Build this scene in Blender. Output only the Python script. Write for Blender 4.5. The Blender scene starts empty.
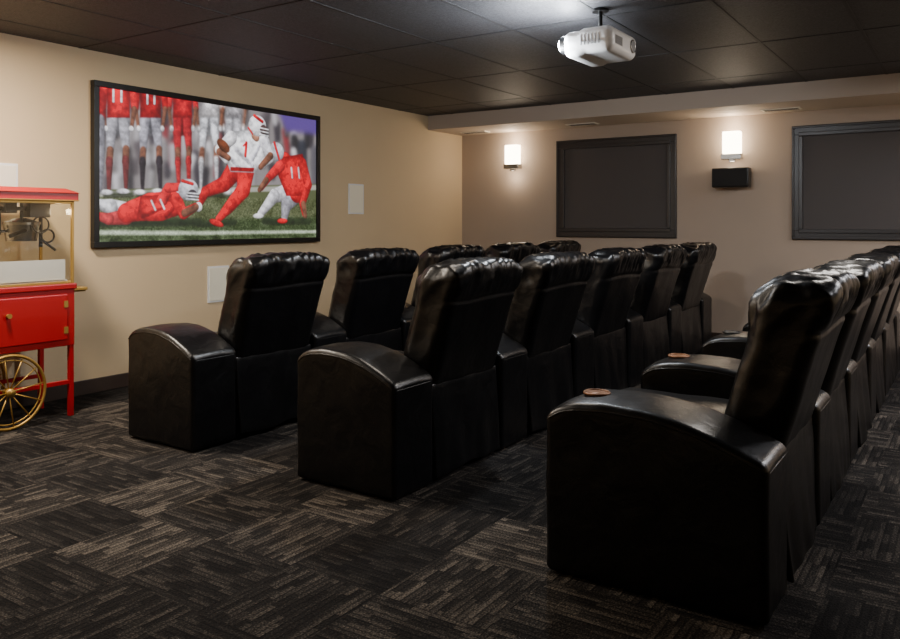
import bpy, bmesh, math, random
import numpy as np
from mathutils import Vector, Matrix, noise
random.seed(4)
scene=bpy.context.scene
COL=scene.collection

# ------------------------------------------------------------------ helpers
def lin(c):
    c=c/255.0
    return c/12.92 if c<=0.04045 else ((c+0.055)/1.055)**2.4
def rgb(r,g,b): return (lin(r),lin(g),lin(b),1)

def new_mat(name):
    m=bpy.data.materials.new(name); m.use_nodes=True
    nt=m.node_tree
    return m,nt,nt.nodes,nt.links,nt.nodes['Principled BSDF']
def simple(name,col,rough=0.5,metal=0.0,spec=0.5,bump=None,emit=0,var=0.0):
    m,nt,N,L,b=new_mat(name)
    b.inputs['Base Color'].default_value=col
    b.inputs['Roughness'].default_value=rough
    b.inputs['Metallic'].default_value=metal
    b.inputs['Specular IOR Level'].default_value=spec
    if emit:
        b.inputs['Emission Color'].default_value=col
        b.inputs['Emission Strength'].default_value=emit
    tc=N.new('ShaderNodeTexCoord')
    if var>0:
        n=N.new('ShaderNodeTexNoise'); n.inputs['Scale'].default_value=3.0; n.inputs['Detail'].default_value=5
        L.new(tc.outputs['Object'],n.inputs['Vector'])
        mx=N.new('ShaderNodeMix'); mx.data_type='RGBA'
        mx.inputs[6].default_value=tuple(c*(1-var) for c in col[:3])+(1,)
        mx.inputs[7].default_value=tuple(min(1,c*(1+var)) for c in col[:3])+(1,)
        L.new(n.outputs['Fac'],mx.inputs[0]); L.new(mx.outputs[2],b.inputs['Base Color'])
    if bump:
        n=N.new('ShaderNodeTexNoise'); n.inputs['Scale'].default_value=bump[0]; n.inputs['Detail'].default_value=4
        L.new(tc.outputs['Object'],n.inputs['Vector'])
        bp=N.new('ShaderNodeBump'); bp.inputs['Strength'].default_value=bump[1]; bp.inputs['Distance'].default_value=0.01
        L.new(n.outputs['Fac'],bp.inputs['Height']); L.new(bp.outputs['Normal'],b.inputs['Normal'])
    return m

def obj_from_bm(name,bm,mat,parent=None,smooth=True,loc=None):
    me=bpy.data.meshes.new(name); bm.normal_update(); bm.to_mesh(me); bm.free()
    if smooth:
        me.polygons.foreach_set('use_smooth',[True]*len(me.polygons))
    for m in (mat if isinstance(mat,(list,tuple)) else [mat]): me.materials.append(m)
    o=bpy.data.objects.new(name,me); COL.objects.link(o)
    if parent: o.parent=parent
    if loc: o.location=loc
    return o
def empty(name,loc=(0,0,0)):
    e=bpy.data.objects.new(name,None); e.empty_display_size=0.1; e.location=loc; COL.objects.link(e); return e

def add_box(bm,x0,x1,y0,y1,z0,z1,bev=0.0,mi=0):
    r=bmesh.ops.create_cube(bm,size=1.0)
    vs=r['verts']
    for v in vs:
        v.co=Vector(((x0+x1)/2+v.co.x*(x1-x0),(y0+y1)/2+v.co.y*(y1-y0),(z0+z1)/2+v.co.z*(z1-z0)))
    fs=set(f for v in vs for f in v.link_faces)
    for f in fs: f.material_index=mi
    if bev>0:
        es=list(set(e for v in vs for e in v.link_edges))
        bmesh.ops.bevel(bm,geom=es,offset=bev,segments=2,affect='EDGES',profile=0.6)
def box(name,x0,x1,y0,y1,z0,z1,mat,parent=None,bev=0.0):
    bm=bmesh.new(); add_box(bm,x0,x1,y0,y1,z0,z1,bev)
    return obj_from_bm(name,bm,mat,parent,smooth=False)
def add_cyl(bm,p1,p2,r1,r2=None,segs=20,mi=0,cap=True):
    r2=r1 if r2 is None else r2
    p1=Vector(p1);p2=Vector(p2);d=p2-p1
    q=d.to_track_quat('Z','Y').to_matrix().to_4x4()
    r=bmesh.ops.create_cone(bm,cap_ends=cap,segments=segs,radius1=r1,radius2=r2,depth=d.length,matrix=Matrix.Translation((p1+p2)/2)@q)
    for v in r['verts']:
        for f in v.link_faces: f.material_index=mi; 
def add_torus(bm,c,R,r,axis='Y',n=48,m=10,mi=0):
    c=Vector(c); ring=[]
    for i in range(n):
        a=2*math.pi*i/n; row=[]
        for j in range(m):
            b=2*math.pi*j/m
            rr=R+r*math.cos(b); h=r*math.sin(b)
            if axis=='Y': p=Vector((rr*math.cos(a),h,rr*math.sin(a)))
            elif axis=='Z': p=Vector((rr*math.cos(a),rr*math.sin(a),h))
            else: p=Vector((h,rr*math.cos(a),rr*math.sin(a)))
            row.append(bm.verts.new(c+p))
        ring.append(row)
    for i in range(n):
        for j in range(m):
            f=bm.faces.new((ring[i][j],ring[(i+1)%n][j],ring[(i+1)%n][(j+1)%m],ring[i][(j+1)%m])); f.material_index=mi; f.smooth=True

def rbox_bm(size,r,n,deform=None,k=4):
    """rounded box surface as dense grid, centred at 0; deform(Vector)->Vector"""
    bm=bmesh.new()
    axes=[]
    for s,cnt in zip(size,n):
        h=s/2; rr=min(r,h*0.98)
        a=[-h+rr*i/k for i in range(k)]
        b=[-(h-rr)+2*(h-rr)*i/cnt for i in range(cnt+1)]
        c=[h-rr+rr*(i+1)/k for i in range(k)]
        axes.append(a+b+c)
    X,Y,Z=axes; cache={}
    hs=[s/2 for s in size]
    def V(i,j,l):
        key=(i,j,l)
        if key in cache: return cache[key]
        p=Vector((X[i],Y[j],Z[l]))
        q=Vector([max(-(hs[a]-min(r,hs[a]*.98)),min(hs[a]-min(r,hs[a]*.98),p[a])) for a in range(3)])
        d=p-q
        if d.length>1e-9: p=q+d.normalized()*min(r,min(hs)*.98)
        if deform: p=deform(p)
        v=bm.verts.new(p); cache[key]=v; return v
    nx,ny,nz=len(X)-1,len(Y)-1,len(Z)-1
    for i in range(nx):
        for j in range(ny):
            bm.faces.new((V(i,j,0),V(i,j+1,0),V(i+1,j+1,0),V(i+1,j,0)))
            bm.faces.new((V(i,j,nz),V(i+1,j,nz),V(i+1,j+1,nz),V(i,j+1,nz)))
    for i in range(nx):
        for l in range(nz):
            bm.faces.new((V(i,0,l),V(i+1,0,l),V(i+1,0,l+1),V(i,0,l+1)))
            bm.faces.new((V(i,ny,l),V(i,ny,l+1),V(i+1,ny,l+1),V(i+1,ny,l)))
    for j in range(ny):
        for l in range(nz):
            bm.faces.new((V(0,j,l),V(0,j,l+1),V(0,j+1,l+1),V(0,j+1,l)))
            bm.faces.new((V(nx,j,l),V(nx,j+1,l),V(nx,j+1,l+1),V(nx,j,l+1)))
    bm.normal_update()
    return bm
def displace(bm,fn):
    bm.normal_update()
    ds=[(v,v.normal.copy()*fn(v.co,v.normal)) for v in bm.verts]
    for v,d in ds: v.co+=d

# ------------------------------------------------------------------ dimensions
CEIL=2.42; WX=8.09; WY=5.20; X0=-1.6; Y0=-2.4
SOFX=7.37; SOFZ=2.26

# ------------------------------------------------------------------ materials
wall_mat=simple('wall_paint_tan',rgb(204,181,146),0.75,bump=(220,0.06),var=0.03)
side_mat=simple('wall_paint_taupe',rgb(166,149,133),0.75,bump=(220,0.06),var=0.03)
soffit_mat=simple('soffit_paint',rgb(180,165,150),0.75,bump=(220,0.06))
base_mat=simple('baseboard_brown',rgb(60,48,42),0.45)
frame_mat=simple('window_frame_dark',rgb(42,39,39),0.38,bump=(60,0.05))
shade_mat=simple('window_shade_grey',rgb(68,63,62),0.7,bump=(400,0.1))
black_plastic=simple('black_plastic',rgb(12,12,13),0.35)
white_plastic=simple('white_plastic',rgb(225,225,225),0.35)
grille_white=simple('speaker_grille_white',rgb(240,234,214),0.6,bump=(900,0.4))
grille_black=simple('speaker_grille_black',rgb(14,14,15),0.7,bump=(900,0.4))
red_mat=simple('red_enamel',rgb(158,4,14),0.38,var=0.05)
gold_mat=simple('gold_metal',rgb(170,134,66),0.42,metal=0.6)
steel_mat=simple('steel',rgb(170,170,170),0.25,metal=1.0)
dsteel_mat=simple('dark_steel',rgb(50,48,46),0.3,metal=0.8)
copper_mat=simple('cup_tan',rgb(120,80,50),0.45,metal=0.5)
cupblack=simple('cup_black',rgb(14,13,13),0.4)
vent_mat=simple('vent_white',rgb(230,225,215),0.5)
vent_dark=simple('vent_slot',rgb(90,86,82),0.8)
tbar_mat=simple('ceiling_grid_black',rgb(34,34,36),0.6)

def leather():
    m,nt,N,L,b=new_mat('black_leather')
    b.inputs['Base Color'].default_value=(0.0028,0.0028,0.0035,1)
    b.inputs['Specular IOR Level'].default_value=0.42
    tc=N.new('ShaderNodeTexCoord')
    v=N.new('ShaderNodeTexVoronoi'); v.inputs['Scale'].default_value=260
    n=N.new('ShaderNodeTexNoise'); n.inputs['Scale'].default_value=9; n.inputs['Detail'].default_value=3; n.inputs['Distortion'].default_value=0.8
    L.new(tc.outputs['Object'],v.inputs['Vector']); L.new(tc.outputs['Object'],n.inputs['Vector'])
    b1=N.new('ShaderNodeBump'); b1.inputs['Strength'].default_value=0.20; b1.inputs['Distance'].default_value=0.02
    L.new(n.outputs['Fac'],b1.inputs['Height'])
    b2=N.new('ShaderNodeBump'); b2.inputs['Strength'].default_value=0.12; b2.inputs['Distance'].default_value=0.002
    L.new(v.outputs['Distance'],b2.inputs['Height']); L.new(b1.outputs['Normal'],b2.inputs['Normal'])
    L.new(b2.outputs['Normal'],b.inputs['Normal'])
    mr=N.new('ShaderNodeMapRange'); mr.inputs['To Min'].default_value=0.26; mr.inputs['To Max'].default_value=0.40
    L.new(n.outputs['Fac'],mr.inputs['Value']); L.new(mr.outputs['Result'],b.inputs['Roughness'])
    return m
leather_mat=leather()

def carpet():
    m,nt,N,L,b=new_mat('carpet_tiles')
    b.inputs['Roughness'].default_value=0.95; b.inputs['Specular IOR Level'].default_value=0.1
    def math_(op,a,bb=None,c=None):
        n=N.new('ShaderNodeMath'); n.operation=op
        for i,x in enumerate((a,bb,c)):
            if x is None: continue
            if isinstance(x,(int,float)): n.inputs[i].default_value=x
            else: L.new(x,n.inputs[i])
        return n.outputs[0]
    def comb(x,y,z):
        n=N.new('ShaderNodeCombineXYZ')
        for i,a in enumerate((x,y,z)):
            if isinstance(a,(int,float)): n.inputs[i].default_value=a
            else: L.new(a,n.inputs[i])
        return n.outputs[0]
    def white(vec):
        n=N.new('ShaderNodeTexWhiteNoise'); n.noise_dimensions='3D'; L.new(vec,n.inputs['Vector']); return n.outputs['Value']
    tc=N.new('ShaderNodeTexCoord'); sp=N.new('ShaderNodeSeparateXYZ'); L.new(tc.outputs['Object'],sp.inputs[0])
    x=sp.outputs[0]; y=sp.outputs[1]
    T=0.40
    ix=math_('FLOOR',math_('DIVIDE',x,T)); iy=math_('FLOOR',math_('DIVIDE',y,T))
    c=math_('PINGPONG',math_('ADD',ix,iy),1.0)
    ic=math_('SUBTRACT',1.0,c)
    a=math_('ADD',math_('MULTIPLY',x,c),math_('MULTIPLY',y,ic))     # across stripes
    l=math_('ADD',math_('MULTIPLY',y,c),math_('MULTIPLY',x,ic))     # along stripes
    tile=white(comb(ix,iy,3.0))
    F=44.0
    si=math_('FLOOR',math_('MULTIPLY',a,F))
    off=white(comb(si,ix,iy))
    seg=math_('FLOOR',math_('ADD',math_('MULTIPLY',l,10.0),math_('MULTIPLY',off,7.0)))
    s=white(comb(si,seg,tile))
    fr=math_('FRACT',math_('MULTIPLY',a,F))
    gap=math_('GREATER_THAN',fr,0.68)
    nz=N.new('ShaderNodeTexNoise'); nz.inputs['Scale'].default_value=150; nz.inputs['Detail'].default_value=3
    L.new(tc.outputs['Object'],nz.inputs['Vector'])
    val=math_('ADD',math_('MULTIPLY',s,0.46),math_('MULTIPLY',tile,0.46))
    val=math_('ADD',val,math_('MULTIPLY',math_('SUBTRACT',nz.outputs['Fac'],0.5),1.4))
    val=math_('SUBTRACT',val,math_('MULTIPLY',gap,0.18))
    ramp=N.new('ShaderNodeValToRGB'); L.new(val,ramp.inputs[0])
    e=ramp.color_ramp.elements
    e[0].position=0.05; e[0].color=rgb(18,17,18)
    e[1].position=1.0; e[1].color=rgb(112,104,95)
    q=e.new(0.45); q.color=rgb(38,36,35)
    q=e.new(0.7); q.color=rgb(70,65,60)
    L.new(ramp.outputs[0],b.inputs['Base Color'])
    bp=N.new('ShaderNodeBump'); bp.inputs['Strength'].default_value=0.6; bp.inputs['Distance'].default_value=0.006
    L.new(val,bp.inputs['Height']); L.new(bp.outputs['Normal'],b.inputs['Normal'])
    return m
carpet_mat=carpet()

def ceiling_m():
    m,nt,N,L,b=new_mat('ceiling_tile_black')
    b.inputs['Roughness'].default_value=0.6
    tc=N.new('ShaderNodeTexCoord')
    n=N.new('ShaderNodeTexNoise'); n.inputs['Scale'].default_value=70; n.inputs['Detail'].default_value=6; n.inputs['Roughness'].default_value=0.7
    L.new(tc.outputs['Object'],n.inputs['Vector'])
    r=N.new('ShaderNodeValToRGB'); r.color_ramp.elements[0].position=0.35; r.color_ramp.elements[1].position=0.7
    r.color_ramp.elements[0].color=rgb(28,28,31); r.color_ramp.elements[1].color=rgb(70,70,74)
    L.new(n.outputs['Fac'],r.inputs[0]); L.new(r.outputs[0],b.inputs['Base Color'])
    bp=N.new('ShaderNodeBump'); bp.inputs['Strength'].default_value=0.5; bp.inputs['Distance'].default_value=0.006
    L.new(n.outputs['Fac'],bp.inputs['Height']); L.new(bp.outputs['Normal'],b.inputs['Normal'])
    return m
ceil_mat=ceiling_m()

# ------------------------------------------------------------------ room shell
box('floor',X0-.1,WX+.1,Y0-.1,WY+.1,-0.1,0,carpet_mat)
box('ceiling',X0-.1,WX+.1,Y0-.1,WY+.1,CEIL,CEIL+.1,ceil_mat)
box('wall_screen',X0-.1,WX+.1,WY,WY+.1,0,CEIL,wall_mat)
box('wall_side',WX,WX+.1,Y0,WY,0,CEIL,side_mat)
box('wall_rear',X0-.1,WX+.1,Y0-.1,Y0,0,CEIL,wall_mat)
box('wall_entry',X0-.1,X0,Y0,WY,0,CEIL,wall_mat)
box('soffit',SOFX,WX,Y0,WY,SOFZ,CEIL,soffit_mat)
def baseboard(name,x0,x1,y0,y1):
    bm=bmesh.new(); add_box(bm,x0,x1,y0,y1,0,0.10,0.004)
    obj_from_bm(name,bm,base_mat,smooth=False)
baseboard('baseboard_screen',X0,WX,WY-.016,WY)
baseboard('baseboard_side',WX-.016,WX,Y0,WY-.016)
baseboard('baseboard_rear',X0,WX-.016,Y0,Y0+.016)
baseboard('baseboard_entry',X0,X0+.016,Y0+.016,WY-.016)
# ceiling T-bar grid
bm=bmesh.new()
y=WY-0.33
while y>Y0:
    add_box(bm,X0,SOFX,y-.010,y+.010,CEIL-.003,CEIL+.001); y-=0.61
x=SOFX-0.55
while x>X0:
    add_box(bm,x-.010,x+.010,Y0,WY,CEIL-.0028,CEIL+.001); x-=1.22
obj_from_bm('trim_ceiling_grid',bm,tbar_mat,smooth=False)

# ------------------------------------------------------------------ windows on side wall
def window(name,ya,yb,za,zb):
    w=empty(name,(WX,(ya+yb)/2,(za+zb)/2))
    hy=(yb-ya)/2; hz=(zb-za)/2
    bm=bmesh.new()
    def ring(o,i,xa,xb,bev):
        add_box(bm,xa,xb,-hy+o,hy-o,hz-i,hz-o,bev)
        add_box(bm,xa,xb,-hy+o,hy-o,-hz+o,-hz+i,bev)
        add_box(bm,xa,xb,-hy+o,-hy+i,-hz+i,hz-i,bev)
        add_box(bm,xa,xb,hy-i,hy-o,-hz+i,hz-i,bev)
    ring(0,.085,-.022,0.0,.004)
    ring(0.004,.024,-.034,-.0,.006)
    ring(0.062,.10,-.030,0.0,.006)
    obj_from_bm('casing',bm,frame_mat,w,smooth=False)
    bm=bmesh.new()
    add_box(bm,-.012,-.004,-hy+.095,hy-.095,-hz+.095,hz-.095,0)
    obj_from_bm('shade',bm,shade_mat,w,smooth=False)
    bm=bmesh.new(); add_box(bm,-.018,-.008,-hy+.10,hy-.10,-hz+.10,-hz+.115,.003)
    obj_from_bm('shade_hem',bm,shade_mat,w,smooth=False)
window('window_1',2.562,3.927,1.042,2.122)
window('window_2',0.09,1.455,1.042,2.122)

# ------------------------------------------------------------------ sconces
glow,nt,N,L,b=new_mat('sconce_glass_lit')
b.inputs['Base Color'].default_value=rgb(255,240,215)
b.inputs['Emission Color'].default_value=(1.0,0.84,0.62,1); b.inputs['Emission Strength'].default_value=16
def sconce(y,power):
    s=empty('wall_sconce',(WX,y,1.96))
    bm=bmesh.new(); add_box(bm,-.02,0,-.05,.05,-.12,.04,.004); add_box(bm,-.05,-.02,-.02,.02,-.10,-.06,.004)
    obj_from_bm('back_plate',bm,steel_mat,s,smooth=False)
    bm=rbox_bm((.085,.17,.22),.012,(2,4,4))
    for v in bm.verts: v.co+=Vector((-.085,0,.03))
    obj_from_bm('glass_shade',bm,glow,s)
    bm=bmesh.new(); add_box(bm,-.135,-.035,-.095,.095,-.135,-.082,.004); add_box(bm,-.10,-.06,-.03,.03,-.16,-.125,.006)
    obj_from_bm('metal_base',bm,steel_mat,s,smooth=False)
    for dz in (.22,-.22):
        l=bpy.data.lights.new('sconce_light','POINT'); l.energy=power; l.color=(1,.82,.62); l.shadow_soft_size=.06
        o=bpy.data.objects.new('bulb_light',l); o.location=(-.13,0,dz); o.parent=s; COL.objects.link(o)
sconce(4.45,3.2); sconce(1.99,3.2); sconce(-.5,3.2)

# ------------------------------------------------------------------ wall speaker (black)
sp=empty('wall_speaker',(WX,1.99,1.645))
bm=rbox_bm((.13,.35,.19),.012,(2,3,3))
for v in bm.verts: v.co+=Vector((-.105,0,0))
obj_from_bm('cabinet',bm,black_plastic,sp)
box('grille',-.178,-.170,-.163,.163,-.083,.083,grille_black,sp,.002)
box('bracket',-.045,0,-.05,.05,-.05,.05,steel_mat,sp,.003)

# in-wall speakers
def inwall(x0,x1,z0,z1):
    s=empty('in_wall_speaker',((x0+x1)/2,WY,(z0+z1)/2)); hx=(x1-x0)/2; hz=(z1-z0)/2
    box('bezel',-hx,hx,-.012,0,-hz,hz,white_plastic,s,.003)
    box('grille',-hx+.014,hx-.014,-.0155,-.010,-hz+.014,hz-.014,grille_white,s,.002)
inwall(5.99,6.22,1.29,1.593); inwall(4.256,4.475,.55,.846); inwall(2.50,2.727,1.285,1.585)

# soffit vents
def vent(x,y):
    s=empty('ceiling_vent',(x,y,SOFZ))
    box('flange',-.065,.065,-.17,.17,-.008,0,vent_mat,s,.002)
    bm=bmesh.new()
    for i in range(5): 
        xx=-.042+i*.021; add_box(bm,xx-.004,xx+.004,-.15,.15,-.0095,-.007)
    obj_from_bm('slots',bm,vent_dark,s,smooth=False)
vent(7.82,3.5); vent(7.82,1.5); vent(7.82,4.85)

# ------------------------------------------------------------------ projection screen picture
TH=math.atan(525/790.0); SN,CS=math.sin(TH),math.cos(TH)
SX0,SX1,SZ0,SZ1=3.237,5.54,1.024,2.208
FR=.042
PX0,PX1,PZ0,PZ1=SX0+FR,SX1-FR,SZ0+FR,SZ1-FR
NW,NH=640,330
gx=PX0+(PX1-PX0)*(np.arange(NW)+.0)/(NW-1); gz=PZ1-(PZ1-PZ0)*(np.arange(NH))/(NH-1)
GX,GZ=np.meshgrid(gx,gz)
img=np.zeros((NH,NW,3)); FG=np.zeros((NH,NW))
rng=np.random.RandomState(3)
def blur(a,s):
    r=int(3*s)+1; k=np.exp(-.5*(np.arange(-r,r+1)/s)**2); k/=k.sum()
    def one(c):
        p=np.pad(c,((r,r),(0,0)),'edge'); c=sum(k[i]*p[i:i+c.shape[0]] for i in range(2*r+1))
        p=np.pad(c,((0,0),(r,r)),'edge'); return sum(k[i]*p[:,i:i+c.shape[1]] for i in range(2*r+1))
    if a.ndim==2: return one(a)
    return np.stack([one(a[...,i]) for i in range(3)],-1)
def nfield(s):
    f=blur(rng.randn(NH,NW),s); return f/f.std()
def P(u,v):    # reference-photo measurement -> metres on the screen surface
    t=(u-450)/790.0; x=WY*(SN*t+CS)/(-CS*t+SN); Z=CS*x+SN*WY
    return x,1.2-(v-223)*Z/790.0,Z/790.0
def blend(mask,col,shade=None):
    global img,FG
    c=np.array(col)/255.0
    c=np.broadcast_to(c,img.shape)
    if shade is not None: c=np.clip(c*shade[...,None],0,1)
    img=img*(1-mask[...,None])+c*mask[...,None]
    FG=np.maximum(FG,mask)
def soft(d,w): return np.clip(.5-d/w,0,1)
def cap(a,b_,ra,rb,col,w=.006):
    ax,az,s1=P(*a); bx,bz,s2=P(*b_); ra*=s1; rb*=s2
    dx,dz=bx-ax,bz-az; L2=dx*dx+dz*dz+1e-9
    t=np.clip(((GX-ax)*dx+(GZ-az)*dz)/L2,0,1)
    r=ra+(rb-ra)*t; ex=GX-ax-t*dx; ez=GZ-az-t*dz
    d=np.hypot(ex,ez)-r
    rr=np.clip(np.hypot(ex,ez)/r,0,1)
    nz_=ez/r; nx_=ex/r
    sh=.74+.34*np.sqrt(1-rr**2*.96)+.26*nz_-.14*nx_
    blend(soft(d,w),col,np.clip(sh-.10,.35,1.15))
def chain(pts,rs,col,w=.006):
    for i in range(len(pts)-1): cap(pts[i],pts[i+1],rs[i],rs[i+1],col,w)
def ell(c,ru,rv,col,w=.006,rot=0):
    cx,cz,s=P(*c); ru*=s*1.15; rv*=s
    X=GX-cx; Z=GZ-cz; c_,s_=math.cos(rot),math.sin(rot)
    X,Z=X*c_+Z*s_,-X*s_+Z*c_
    q=np.hypot(X/ru,Z/rv)
    d=(q-1)*min(ru,rv)
    sh=np.clip(.66+.34*np.sqrt(1-np.clip(q,0,1)**2*.96)+.28*Z/rv,.35,1.15)
    blend(soft(d,w),col,sh)
def poly(pts,col,w=.006,shade=False):
    q=[P(*p)[:2] for p in pts]; n=len(q)
    inside=np.zeros(GX.shape,bool); dist=np.full(GX.shape,1e9)
    for i in range(n):
        x1,z1=q[i]; x2,z2=q[(i+1)%n]
        cond=((z1>GZ)!=(z2>GZ))&(GX<(x2-x1)*(GZ-z1)/((z2-z1)+1e-12)+x1)
        inside^=cond
        dx,dz=x2-x1,z2-z1; t=np.clip(((GX-x1)*dx+(GZ-z1)*dz)/(dx*dx+dz*dz+1e-12),0,1)
        dist=np.minimum(dist,np.hypot(GX-x1-t*dx,GZ-z1-t*dz))
    d=np.where(inside,-dist,dist)
    sh=None
    if shade: sh=np.clip(.58+.50*np.clip(dist/.07,0,1),.5,1.05)
    blend(soft(d,w),col,sh)
img[:]=np.array([116,111,112])/255.
# blurred sideline crowd on the right and centre
for i in range(110):
    u=rng.uniform(92,318); v=rng.uniform(98,182)
    c=[(120,50,56),(160,156,160),(78,72,76),(184,180,184),(54,50,56),(134,130,132),(104,100,100),(44,42,46)][rng.randint(8)]
    cap((u,v),(u+rng.uniform(-3,3),v+rng.uniform(8,26)),4.5,3.4,c,.02)
poly([(276,112),(316,119),(316,135),(284,131)],(78,60,118),.05)
cap((300,146),(302,190),6,5,(46,48,56),.03); cap((312,150),(312,188),5,4,(80,78,84),.03)
img=blur(img,4.2)
# grass
poly([(88,190),(318,184),(318,248),(88,252)],(70,76,52),.012)
poly([(88,192),(318,185),(318,190),(88,197)],(140,140,132),.014)
poly([(88,222),(318,217),(318,248),(88,252)],(48,60,36),.05)
poly([(88,230),(200,231),(318,230),(318,233),(200,235),(88,235)],(156,164,146),.02)
gm=(GZ<P(200,196)[1])
img+=((rng.rand(NH,NW)-.5)*.16*gm+nfield(1.2)*.035*gm+nfield(9)*.02*gm)[...,None]
RED=(186,20,32); DRED=(124,12,22); GREY=(136,134,142); WHT=(210,208,212); SK=(104,68,54); DK=(40,34,40)
FG[:]=0
def stander(u,w,top,jer,pant,sock,b=.012,st=(0,0)):
    """player on the sideline; head is above the crop, legs in a relaxed uneven stance"""
    a,c=st
    cap((u-w,195),(u+w,194),2.2,2.2,(44,50,36),.03)
    dk=tuple(int(q*.5) for q in pant)
    poly([(u-w*.75,110),(u+w*.75,110),(u+w*.2,136),(u-w*.2,136)],dk,.02)
    hl,hr=(u-w*.42,116),(u+w*.42,116)
    kl,kr=(u-w*.52+a*.5,150),(u+w*.55+c*.5,149)
    fl,fr=(u-w*.5+a,189),(u+w*.5+c,188)
    for h,kn,f in ((hl,kl,fl),(hr,kr,fr)):
        mid=((kn[0]*.6+f[0]*.4)-w*.03,kn[1]+13)
        chain([h,((h[0]+kn[0])/2-.5,(h[1]+kn[1])/2),kn],[w*.50,w*.44,w*.31],pant,b)
        cap(kn,mid,w*.29,w*.29,SK,b)
        chain([(mid[0],mid[1]-3),mid,f],[w*.27,w*.29,w*.15],sock,b)
        ell((f[0]-w*.22,f[1]+3.4),w*.48,2.8,WHT,b)
    poly([(u-w*1.0,top-6),(u+w*1.0,top-4),(u+w*.86,106),(u+w*.88,118),(u-w*.88,118),(u-w*.86,106)],jer,b,True)
    for sx in (-1,1):
        chain([(u+sx*w*1.08,top),(u+sx*w*1.22,108)],[w*.36,w*.28],jer,b)
        chain([(u+sx*w*1.22,109),(u+sx*w*1.02,127)],[w*.22,w*.15],SK,b)
        ell((u+sx*w*.98,129),w*.18,3,WHT,b)
stander(231,10,98,(150,146,150),(170,168,174),(80,78,84),.04,(2,-1))
stander(207,11,92,(178,174,176),(186,186,192),(160,158,162),.022,(-3,2))
stander(180,11,88,(172,24,36),(152,30,40),(144,30,38),.016,(2,1))
stander(148,12,84,(140,14,24),(142,140,150),DK,.014,(-2,4))
stander(116,13,80,(186,22,34),(152,150,158),(92,40,42),.009,(-3,1))
cap((97,96),(97,116),7,7,(140,18,28),.016); chain([(97,120),(98,150),(97,189)],[6,5,3],(120,118,126),.016)
for (u,v) in ((111,90),(119,90),(145,92),(152,92)): chain([(u,v),(u,v+12)],[1.3,1.3],WHT,.006)
# shadows on turf
cap((262,221),(306,221),3,3,(34,44,28),.03); cap((196,224),(232,222),2.5,2.5,(34,44,28),.03); cap((98,222),(196,222),3.5,3.5,(32,42,26),.03)
# right defender (red jersey, crouched)
chain([(292,190),(272,196),(258,214)],[10,7,4],(186,184,190))
chain([(296,192),(284,205),(282,219)],[10,7,4],GREY)
ell((256,216),6,2.6,WHT); ell((280,221),6,2.6,RED)
chain([(282,162),(292,176),(295,192)],[10,14,11],RED)
poly([(276,158),(300,154),(307,176),(303,196),(284,196),(276,176)],RED,.008,True)
chain([(300,164),(306,185),(300,204),(302,214)],[6,5,4,3],(166,20,30)); cap((301,204),(303,216),3.4,2.6,SK)
chain([(278,166),(266,178),(259,188)],[6,4,3],(180,28,38)); cap((264,180),(257,190),3.2,2.6,SK)
ell((274,152),9,9.5,(172,172,180)); cap((272,143),(277,160),1.4,1.2,RED,.006); ell((267,155),3.4,4.4,(48,44,50))
for k in range(3): cap((262,152+k*3),(269,154+k*3),.7,.7,(180,180,184),.004)
cap((289,168),(290,178),1.2,1.2,(190,180,184),.008)
cap((296,168),(297,178),1.2,1.2,(190,180,184),.008)
# runner, white jersey
chain([(234,168),(222,184),(203,192),(197,204)],[11,8,5.5,3.5],(160,18,28)); ell((196,207),4,5,(205,204,206))
chain([(244,168),(241,190),(226,208),(216,219)],[11,8.5,6,3.6],(192,24,34)); 
chain([(230,204),(218,218)],[5,3.2],RED); ell((214,223),8,3.2,(180,20,30),rot=-.3)
poly([(226,132),(252,130),(266,140),(262,160),(252,173),(228,172),(222,156),(221,142)],(222,221,225),.008,True)
cap((234,150),(250,166),2,1.5,(170,168,176),.025); cap((257,146),(250,160),1.6,1.2,(160,158,168),.025); cap((228,158),(236,168),1.5,1.2,(168,166,174),.02)
chain([(229,138),(217,150),(224,160)],[7,5.5,4],(216,214,218)); cap((217,152),(226,158),4,3.2,SK)
chain([(262,142),(268,158),(258,166)],[7,5,4],(204,202,208)); cap((268,156),(258,167),4,3,SK)
ell((221,146),8,5.2,(92,50,32),rot=-.6)
cap((244,143),(243,156),1.6,1.6,RED,.006); cap((241,146),(244,143),.9,1.0,RED,.006)
poly([(228,167),(252,168),(251,172),(228,171)],(120,14,22),.006)
cap((252,136),(254,138),4,4,(150,106,88))
ell((255,126),10,10.5,(226,225,229)); cap((252,116),(260,122),1.6,1.6,RED,.006); ell((261,130),4.2,5,(66,50,50))
for k in range(3): cap((257,128+k*3.2),(266,130+k*3.2),.7,.7,(205,205,208),.004)
cap((246,128),(250,134),1,1,(170,30,34),.006)
# tackler lying on the turf
chain([(124,212),(108,207),(96,204)],[10,8,5],(196,195,200)); chain([(124,217),(106,219),(95,216)],[8,6,4],(170,50,56))
chain([(170,204),(148,206),(124,213)],[13,13,10],RED)
poly([(138,196),(176,194),(182,212),(160,221),(134,221)],RED,.01,True)
cap((140,216),(160,208),2,1.4,(110,10,18),.02); cap((164,216),(174,204),2,1.4,(120,10,20),.02)
chain([(174,200),(181,214),(193,207)],[7,5.5,4],(170,20,30)); cap((182,213),(194,207),4,3.2,SK)
chain([(160,200),(166,188),(178,187)],[6,5,4],(184,30,40))
cap((149,201),(153,210),1.2,1.2,(196,186,190),.008); cap((158,200),(162,209),1.2,1.2,(196,186,190),.008)
ell((186,190),10.5,11,(182,182,190)); cap((180,181),(190,184),1.6,1.6,RED,.006); ell((190,195),5,5.5,(50,46,50))
for k in range(3): cap((184,193+k*3),(196,194+k*3),.8,.8,(190,190,194),.004)
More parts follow.
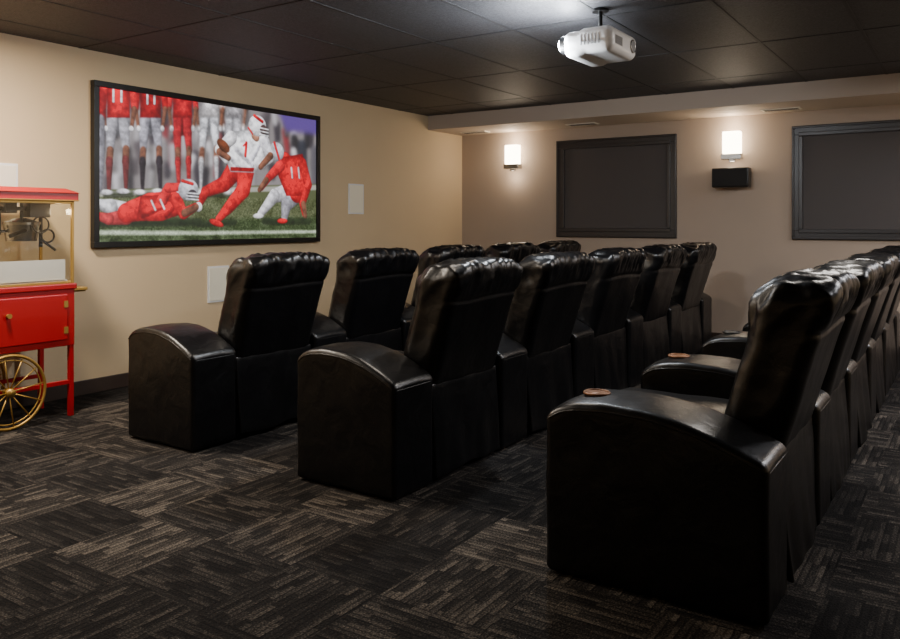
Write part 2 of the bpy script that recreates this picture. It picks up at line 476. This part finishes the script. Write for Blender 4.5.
# cloth folds and grain over the players
folds=1+FG*(.06*nfield(2.0)+.08*nfield(5)+.02*nfield(.8))
img=img*folds[...,None]
img=blur(np.clip(img,0,1),.55)+ (rng.randn(NH,NW)*.010)[...,None]
g=img.mean(-1,keepdims=True); img=g+(img-g)*1.1
img=np.clip(img,0,1)
limg=np.where(img<=.04045,img/12.92,((img+.055)/1.055)**2.4)

tv=empty('projection_screen',(0,WY,0))
bm=bmesh.new()
for (a,b2,c,d) in ((SX0,SX1,SZ1-FR,SZ1),(SX0,SX1,SZ0,SZ0+FR),(SX0,SX0+FR,SZ0+FR,SZ1-FR),(SX1-FR,SX1,SZ0+FR,SZ1-FR)):
    add_box(bm,a,b2,-.05,-.001,c,d,.004)
obj_from_bm('frame',bm,simple('screen_frame_black',rgb(10,10,11),.35),tv,smooth=False)
me=bpy.data.meshes.new('picture')
verts=np.stack([GX.ravel(),np.full(GX.size,-.03),GZ.ravel()],1)
idx=np.arange(NW*NH).reshape(NH,NW)
faces=np.stack([idx[:-1,:-1],idx[1:,:-1],idx[1:,1:],idx[:-1,1:]],-1).reshape(-1,4)
me.from_pydata(verts.tolist(),[],faces.tolist())
ca=me.color_attributes.new('Col','FLOAT_COLOR','POINT')
rgba=np.concatenate([limg.reshape(-1,3),np.ones((NW*NH,1))],1).astype(np.float32)
ca.data.foreach_set('color',rgba.ravel())
m,nt,N,L,b=new_mat('screen_picture')
at=N.new('ShaderNodeVertexColor'); at.layer_name='Col'
b.inputs['Base Color'].default_value=(.01,.01,.01,1); b.inputs['Roughness'].default_value=.6
L.new(at.outputs['Color'],b.inputs['Emission Color']); b.inputs['Emission Strength'].default_value=1.7
me.materials.append(m)
po=bpy.data.objects.new('picture',me); COL.objects.link(po); po.parent=tv

# ------------------------------------------------------------------ projector
pr=empty('ceiling_projector',(4.23,1.78,2.21))
pr.scale=(.95,.95,.95)
bm=rbox_bm((.42,.31,.15),.045,(10,8,4),lambda p:Vector((p.x*(1-.04*(p.z<0)),p.y,p.z-(.012 if p.y>0.05 else 0))))
obj_from_bm('body',bm,white_plastic,pr)
bm=bmesh.new()
add_cyl(bm,(-.13,.14,0),(-.13,.185,0),.055,.055,32); 
obj_from_bm('lens_barrel',bm,black_plastic,pr,smooth=False)
lens,nt,N,L,b=new_mat('lens_lit'); b.inputs['Emission Color'].default_value=(.9,.95,1,1); b.inputs['Emission Strength'].default_value=80
bm=bmesh.new(); bmesh.ops.create_uvsphere(bm,u_segments=24,v_segments=12,radius=.048)
for v in bm.verts: v.co=Vector((v.co.x-.13,v.co.y*.6+.18,v.co.z))
obj_from_bm('lens_glass',bm,lens,pr)
bm=bmesh.new()
add_cyl(bm,(0,0,.07),(0,0,.21),.012,.012,16); add_cyl(bm,(0,0,.205),(0,0,.2205),.05,.05,24)
add_box(bm,-.07,.07,-.05,.05,.072,.082,.003)
obj_from_bm('ceiling_mount',bm,black_plastic,pr,smooth=False)
bm=bmesh.new()
for i in range(7): add_box(bm,-.15+i*.016,-.146+i*.016,-.158,-.150,-.03,.02)
for i in range(6): add_box(bm,-.2115,-.206,-.08+i*.022,-.074+i*.022,-.03,.03)
add_cyl(bm,(.12,-.162,0),(.12,-.15,0),.034,.034,28)
obj_from_bm('vents',bm,simple('projector_vent_grey',rgb(120,120,122),.5),pr,smooth=False)
bm=bmesh.new(); add_torus(bm,(.12,-.158,0),.036,.005); obj_from_bm('port_ring',bm,steel_mat,pr)
for nm,pw,lc in (('lens_spill',80,(-.22,.26,-.08)),('ceiling_glow_fill',16,(-.02,.20,.10))):  # second light is an added fill for a bright ceiling patch, not a vent
    l=bpy.data.lights.new(nm,'POINT'); l.energy=pw; l.color=(.88,.94,1); l.shadow_soft_size=.05
    o=bpy.data.objects.new(nm,l); o.location=lc; o.parent=pr; COL.objects.link(o)

# ------------------------------------------------------------------ recliners
PITCH=.92; ARM=.31; SEATW=PITCH-ARM; LEN=.71
def sm(a,b,x):
    t=max(0,min(1,(x-a)/(b-a))); return t*t*(3-2*t)
def arm_h(s):
    pts=[(-.05,.49),(0,.51),(.12,.55),(.3,.60),(.5,.63),(.7,.637),(.88,.625),(.95,.605),(1,.57),(1.05,.53)]
    for (a,ha),(b_,hb) in zip(pts,pts[1:]):
        if s<=b_: 
            return ha+(hb-ha)*max(0,(s-a)/(b_-a))
    return pts[-1][1]
def arm_hs(s): return (arm_h(s-.05)+arm_h(s-.02)+arm_h(s+.02)+arm_h(s+.05)+arm_h(s))/5
def make_arm(xc):
    H=.60
    def d(p):
        s=(p.y+LEN/2)/LEN; zz=(p.z+H/2)/H
        f=arm_hs(s)-.012
        crown=.008*(1-(p.x/(ARM/2))**2)*zz
        return Vector((p.x+xc,p.y+LEN/2,.008+zz*(f-.008)+crown))
    bm=rbox_bm((ARM-.012,LEN-.01,H),.024,(12,34,20),d,k=5)
    def w(c,n):
        return .0025*noise.noise(c*5)+.0012*noise.noise(c*14)+.0020*noise.noise(Vector((c.x*8,c.y*16,0)))*max(0,n.z)
    displace(bm,w)
    return bm
def make_piping(xc):
    bm=bmesh.new()
    hx=ARM/2-.0075
    for sx in (-1,1):
        prev=None
        for i in range(37):
            s=.03+.94*i/36.0; p=Vector((xc+sx*hx,s*LEN,arm_hs(s)-.034))
            if prev is not None: add_cyl(bm,prev,p,.0042,.0042,6,cap=False)
            prev=p
    for yy in (.0065,LEN-.0065):
        s=yy/LEN; z=arm_hs(s)-.034
        add_cyl(bm,(xc-hx+.02,yy,z),(xc+hx-.02,yy,z),.0042,.0042,6,cap=False)
    return bm
BW=SEATW-.004
def make_back(seed):
    sv=Vector((seed*7.3,seed*3.1,seed*1.7))
    H=.612; TK=.215; zc=.41+H/2
    def d(p):
        t=(p.z+H/2)/H
        xx=p.x; a=abs(xx)/(BW/2)
        z=p.z+zc-.030*(a**4)*sm(.5,1,t)
        th=1.0+.26*sm(.62,.85,t)*(1 if p.y>0 else .25) - .35*sm(.88,1.0,t)*(1 if p.y>0 else .1)
        y=.1425+p.y*th-.165*t-.02*t*t
        if p.y>0: y+=.025*(1-a**2)
        xx*=1+.045*sm(.1,.8,t)
        return Vector((xx,y,z))
    bm=rbox_bm((BW,TK,H),.055,(48,10,64),d,k=5)
    def w(c,n):
        t=(c.z-.41)/H
        rear=max(0,-n.y)
        top=sm(.70,.86,t)
        amt=top+.45*(1-rear)*sm(.1,.3,t)
        f=noise.noise(Vector((c.x*15,c.y*7,c.z*4.5))+sv)
        fold=(.45-abs(f))*.024
        f2=noise.noise(Vector((c.x*36,c.y*12,c.z*10))+sv)
        v=amt*(fold+(.35-abs(f2))*.010)-.006*amt
        v+=(1-top)*.005*noise.noise(Vector((c.x*6,c.y*3,c.z*4))+sv)
        v-=.009*rear*math.exp(-((c.z-(.845+.006*math.sin(c.x*9+seed)))/.011)**2)
        return v
    displace(bm,w)
    return bm
def make_skirt(seed):
    sv=Vector((seed*2.3,seed*5.1,0))
    def d(p):
        t=1-(p.z+.215)/.43
        y=.040+p.y-.030*t+ .022*t*noise.noise(Vector((p.x*8,p.z*2,0))+sv)
        return Vector((p.x*(1-.02*t),y,p.z+.215+.026+.008*math.sin(p.x*14+seed)*t))
    bm=rbox_bm((SEATW-.012,.022,.43),.009,(36,1,20),d,k=2)
    return bm
def make_seat():
    def d(p):
        a=abs(p.x)/(SEATW/2)
        return Vector((p.x,p.y+.50,p.z+.39+.03*(1-a*a)*(p.z>0)))
    bm=rbox_bm((SEATW-.016,.58,.17),.05,(14,14,4),d)
    displace(bm,lambda c,n:.006*noise.noise(c*7))
    return bm
def make_foot():
    bm=rbox_bm((SEATW-.03,.09,.30),.035,(10,2,8),lambda p:Vector((p.x,p.y+.75,p.z+.24)))
    displace(bm,lambda c,n:.004*noise.noise(c*8)); return bm
def make_base():
    bm=bmesh.new(); add_box(bm,-SEATW/2+.03,SEATW/2-.03,.10,.70,0.0,.31,.006); return bm
def make_feet(xc):
    bm=bmesh.new()
    for yy in (.06,LEN-.06): add_box(bm,xc-.10,xc+.10,yy-.03,yy+.03,0,.03,.003)
    return bm
CUPY=.58
def make_cup(xc):
    bm=bmesh.new(); yc=CUPY; z=arm_hs(yc/LEN)+.002
    add_torus(bm,(xc,yc,z),.043,.005,axis='Z'); 
    add_cyl(bm,(xc,yc,z-.006),(xc,yc,z+.001),.042,.042,28)
    return bm
XL=-(SEATW/2+ARM/2)
def mk(name,bm,mat,smooth=True):
    me=bpy.data.meshes.new(name); bm.normal_update(); bm.to_mesh(me); bm.free()
    if smooth: me.polygons.foreach_set('use_smooth',[True]*len(me.polygons))
    me.materials.append(mat); return me
M={}
for side,xc in (('left',XL),('right',-XL)):
    M['arm_'+side]=mk('arm_'+side,make_arm(xc),leather_mat)
    M['arm_piping_'+side]=mk('arm_piping_'+side,make_piping(xc),leather_mat)
    M['arm_feet_'+side]=mk('arm_feet_'+side,make_feet(xc),black_plastic,False)
    M['cup_holder_'+side]=mk('cup_holder_'+side,make_cup(xc),copper_mat)
backs=[mk('backrest',make_back(i),leather_mat) for i in range(5)]
skirts=[mk('rear_panel',make_skirt(i),leather_mat) for i in range(3)]
seatm=mk('seat_cushion',make_seat(),leather_mat); footm=mk('footrest',make_foot(),leather_mat); basem=mk('base',make_base(),black_plastic,False)
cnt=0
def recliner(x,y,last,armscale,zs,cupmat):
    global cnt
    e=empty('theater_recliner',(x,y,0))
    parts=[backs[cnt%5],skirts[cnt%3],seatm,footm,basem]
    names=['backrest','rear_panel','seat_cushion','footrest','base']
    for s in (['left','right'] if last else ['left']):
        for k in ('arm_','arm_piping_','arm_feet_','cup_holder_'):
            if k=='cup_holder_' and cupmat is None: continue
            parts.append(M[k+s]); names.append(k+s)
    for n_,me in zip(names,parts):
        o=bpy.data.objects.new(n_,me); o.parent=e; COL.objects.link(o)
        if n_.startswith('arm') : o.scale=(1,armscale,zs)
        if n_.startswith('cup'):
            o.location=(0,-(1-armscale)*CUPY,-(1-zs)*.637)
            o.material_slots[0].link='OBJECT'; o.material_slots[0].material=cupmat
    cnt+=1
for (xs,ys,n,sc,zs,row) in ((2.67,3.38,5,.80,1,0),(2.67,2.06,5,.83,1,0),(2.435,.50,5,1.04,.96,1)):
    for i in range(n):
        cm=None if row==0 else (copper_mat if i<2 else cupblack)
        recliner(xs+ARM+SEATW/2+i*PITCH,ys,i==n-1,sc,zs,cm)

# ------------------------------------------------------------------ popcorn cart
glass,nt,N,L,b=new_mat('case_glass')
tr=N.new('ShaderNodeBsdfTransparent'); tr.inputs[0].default_value=(.98,.97,.93,1)
gl=N.new('ShaderNodeBsdfGlossy'); gl.inputs['Roughness'].default_value=.05
mx=N.new('ShaderNodeMixShader'); mx.inputs[0].default_value=.04
L.new(tr.outputs[0],mx.inputs[1]); L.new(gl.outputs[0],mx.inputs[2]); L.new(mx.outputs[0],N['Material Output'].inputs['Surface'])
white_en=simple('case_deck_white',rgb(205,208,214),.4)
pc=empty('popcorn_cart',(0,0,0))
cx0,cx1,cy0,cy1=2.285,2.81,4.68,5.06
# legs + lower frame
bm=bmesh.new()
for xx in (cx1-.015,):
    for yy in (cy0+.02,cy1-.02): add_box(bm,xx-.014,xx+.014,yy-.014,yy+.014,0,.45,.002)
for yy in (cy0+.02,cy1-.02): add_box(bm,cx0+.05-.014,cx0+.05+.014,yy-.014,yy+.014,.20,.45,.002)
add_box(bm,cx0+.04,cx1-.02,cy0+.01,cy0+.03,.20,.225,.002); add_box(bm,cx0+.04,cx1-.02,cy1-.03,cy1-.01,.20,.225,.002)
obj_from_bm('legs',bm,red_mat,pc,smooth=False)
# cabinet
bm=bmesh.new(); add_box(bm,cx0,cx1,cy0,cy1,.44,.80,.006); add_box(bm,cx0-.010,cx1+.010,cy0-.010,cy1+.010,.79,.825,.006)
add_box(bm,cx0+.05,cx1-.05,cy0-.010,cy0+.01,.48,.76,.005)
obj_from_bm('cabinet',bm,red_mat,pc,smooth=False)
bm=bmesh.new(); add_cyl(bm,(cx0+.11,cy0-.035,.66),(cx0+.11,cy0,.66),.014,.010,16)
add_box(bm,cx1-.075,cx1-.05,cy0-.014,cy0,.52,.56); add_box(bm,cx1-.075,cx1-.05,cy0-.014,cy0,.68,.72)
obj_from_bm('door_hardware',bm,gold_mat,pc,smooth=False)
# glass case
zt=1.335
bm=bmesh.new()
for xx in (cx0+.010,cx1-.010):
    for yy in (cy0+.010,cy1-.010): add_box(bm,xx-.008,xx+.008,yy-.008,yy+.008,.825,zt,.002)
for z in (.825,zt-.016):
    add_box(bm,cx0+.020,cx1-.020,cy0,cy0+.016,z,z+.016,.002); add_box(bm,cx0,cx0+.016,cy0+.02,cy1-.02,z,z+.016,.002); add_box(bm,cx1-.016,cx1,cy0+.02,cy1-.02,z,z+.016,.002)
obj_from_bm('case_frame',bm,gold_mat,pc,smooth=False)
bm=bmesh.new()
add_box(bm,cx0+.02,cx1-.02,cy0+.008,cy0+.010,.84,zt-.01); add_box(bm,cx0+.008,cx0+.010,cy0+.02,cy1-.02,.84,zt-.01); add_box(bm,cx1-.010,cx1-.008,cy0+.02,cy1-.02,.84,zt-.01)
add_box(bm,cx0+.02,cx1-.02,cy1-.010,cy1-.008,.84,zt-.01)
obj_from_bm('case_glass',bm,glass,pc,smooth=False)
bm=bmesh.new(); add_box(bm,cx0+.03,cx1-.03,cy0+.03,cy1-.03,.825,.85,.003); add_box(bm,cx0+.03,cx1-.05,cy0+.02,cy0+.024,.85,.975)
obj_from_bm('case_deck',bm,white_en,pc,smooth=False)
# kettle and hanger
bm=bmesh.new(); kx,ky=2.58,(cy0+cy1)/2
add_cyl(bm,(kx,ky,1.09),(kx,ky,1.19),.085,.10,32); add_cyl(bm,(kx,ky,1.19),(kx,ky,1.205),.105,.105,32); add_cyl(bm,(kx,ky,1.205),(kx,ky,1.23),.10,.03,32)
obj_from_bm('kettle',bm,steel_mat,pc,smooth=False)
bm=bmesh.new()
add_cyl(bm,(kx,ky,1.23),(kx,ky,zt),.010); add_box(bm,kx-.16,kx+.13,ky-.02,ky+.02,1.275,1.30,.003)
add_cyl(bm,(kx-.13,ky,1.13),(kx-.13,ky,1.29),.008); add_cyl(bm,(kx+.12,ky,1.05),(kx+.12,ky,1.29),.012); add_cyl(bm,(kx-.14,ky,1.15),(kx+.13,ky,1.15),.009)
add_box(bm,kx+.02,kx+.15,ky-.06,ky+.06,1.235,zt,.004); add_box(bm,kx-.12,kx-.05,ky-.05,ky+.05,1.26,zt,.004)
add_cyl(bm,(kx+.10,ky-.03,1.10),(kx+.16,ky-.10,1.03),.008); add_cyl(bm,(kx-.10,ky-.05,1.12),(kx-.02,ky-.10,1.16),.012)
add_torus(bm,(kx+.12,ky-.08,1.12),.04,.006,n=24); add_torus(bm,(kx+.06,ky-.11,1.19),.05,.005,n=24)
obj_from_bm('kettle_hanger',bm,dsteel_mat,pc,smooth=False)
l=bpy.data.lights.new('case_lamp','POINT'); l.energy=1.2; l.color=(1,.82,.55); l.shadow_soft_size=.02
o=bpy.data.objects.new('case_lamp',l); o.location=(kx+.19,cy0+.10,1.27); o.parent=pc; COL.objects.link(o)
# roof
bm=bmesh.new()
add_box(bm,cx0-.015,cx1+.015,cy0-.02,cy1+.02,zt,zt+.055,.004)
vb=[(cx0-.02,cy0-.03,zt+.05),(cx1+.02,cy0-.03,zt+.05),(cx1+.02,cy1+.03,zt+.05),(cx0-.02,cy1+.03,zt+.05),
    (cx0+.03,cy0+.05,zt+.080),(cx1-.03,cy0+.05,zt+.080),(cx1-.03,cy1-.05,zt+.080),(cx0+.03,cy1-.05,zt+.080)]
vv=[bm.verts.new(p) for p in vb]
for f in ((0,3,2,1),(4,5,6,7),(0,1,5,4),(1,2,6,5),(2,3,7,6),(3,0,4,7)): bm.faces.new([vv[i] for i in f])
obj_from_bm('roof',bm,red_mat,pc,smooth=False)
bm=bmesh.new(); add_box(bm,cx0-.017,cx1+.017,cy0-.024,cy0-.018,zt+.002,zt+.008)
obj_from_bm('roof_trim',bm,gold_mat,pc,smooth=False)
# wheels
def wheel(y):
    bm=bmesh.new(); c=Vector((2.385,y,.222)); R=.211
    add_torus(bm,c,R,.009); add_torus(bm,c,R-.026,.004,n=40,m=8)
    add_cyl(bm,c+Vector((0,-.03,0)),c+Vector((0,.03,0)),.024,.024,20)
    for i in range(12):
        a=math.pi*2*i/12+.13; dv=Vector((math.cos(a),0,math.sin(a)))
        add_cyl(bm,c+dv*.02,c+dv*(R-.005),.004,.004,8)
    return obj_from_bm('wheel',bm,gold_mat,pc)
wheel(cy0-.045); wheel(cy1+.045)
bm=bmesh.new(); add_cyl(bm,(2.385,cy0-.045,.222),(2.385,cy1+.045,.222),.010); obj_from_bm('axle',bm,dsteel_mat,pc)
bm=bmesh.new()
for yy in (cy0+.05,cy1-.05): add_cyl(bm,(cx1,yy,.775),(cx1+.10,yy,.775),.009)
add_box(bm,cx1+.01,cx1+.10,cy0+.02,cy1-.02,.775,.795,.004)
obj_from_bm('side_shelf',bm,gold_mat,pc,smooth=False)

# ------------------------------------------------------------------ added fill lights built as ceiling cans, unseen, to brighten walls and seats
fill_trim_m=simple('fill_light_trim',rgb(60,60,62),.4)
fill_lens_m,nt,N,L,b=new_mat('fill_light_lens'); b.inputs['Emission Color'].default_value=(1,.9,.78,1); b.inputs['Emission Strength'].default_value=6
def fill_can(x,y,p,size=.3,col=(1,.87,.72)):
    e=empty('added_fill_light',(x,y,CEIL))
    bm=bmesh.new(); add_torus(bm,(0,0,-.004),.085,.010,axis='Z'); obj_from_bm('trim_ring',bm,fill_trim_m,e)
    bm=bmesh.new(); add_cyl(bm,(0,0,-.006),(0,0,0),.08,.08,28); obj_from_bm('lens',bm,fill_lens_m,e,smooth=False)
    l=bpy.data.lights.new('fill_light_area','AREA'); l.shape='DISK'; l.size=size; l.energy=p; l.color=col
    o=bpy.data.objects.new('fill_light_lamp',l); o.location=(0,0,-.03); o.parent=e; COL.objects.link(o)
fill_can(2.15,4.2,84); fill_can(.4,4.3,38)
fill_can(3.3,2.4,18); fill_can(4.7,.5,36,.3,(1,.93,.85)); fill_can(5.9,-.9,48,.3,(.97,.96,1)); fill_can(7.1,-1.3,40,.3,(.95,.95,1)); fill_can(4.2,-1.2,24,.3,(.97,.96,1))

w=bpy.data.worlds.new('room_ambient'); scene.world=w; w.use_nodes=True
w.node_tree.nodes['Background'].inputs[0].default_value=(.5,.5,.5,1); w.node_tree.nodes['Background'].inputs[1].default_value=.2

# ------------------------------------------------------------------ camera
cam=bpy.data.cameras.new('camera'); co=bpy.data.objects.new('camera',cam); COL.objects.link(co)
co.location=(0,0,1.2); co.rotation_euler=(math.radians(90),0,TH-math.radians(90))
cam.sensor_width=36; cam.lens=790/900*36; cam.shift_y=-(319.5-223)/900
cam.clip_start=.05
scene.camera=co
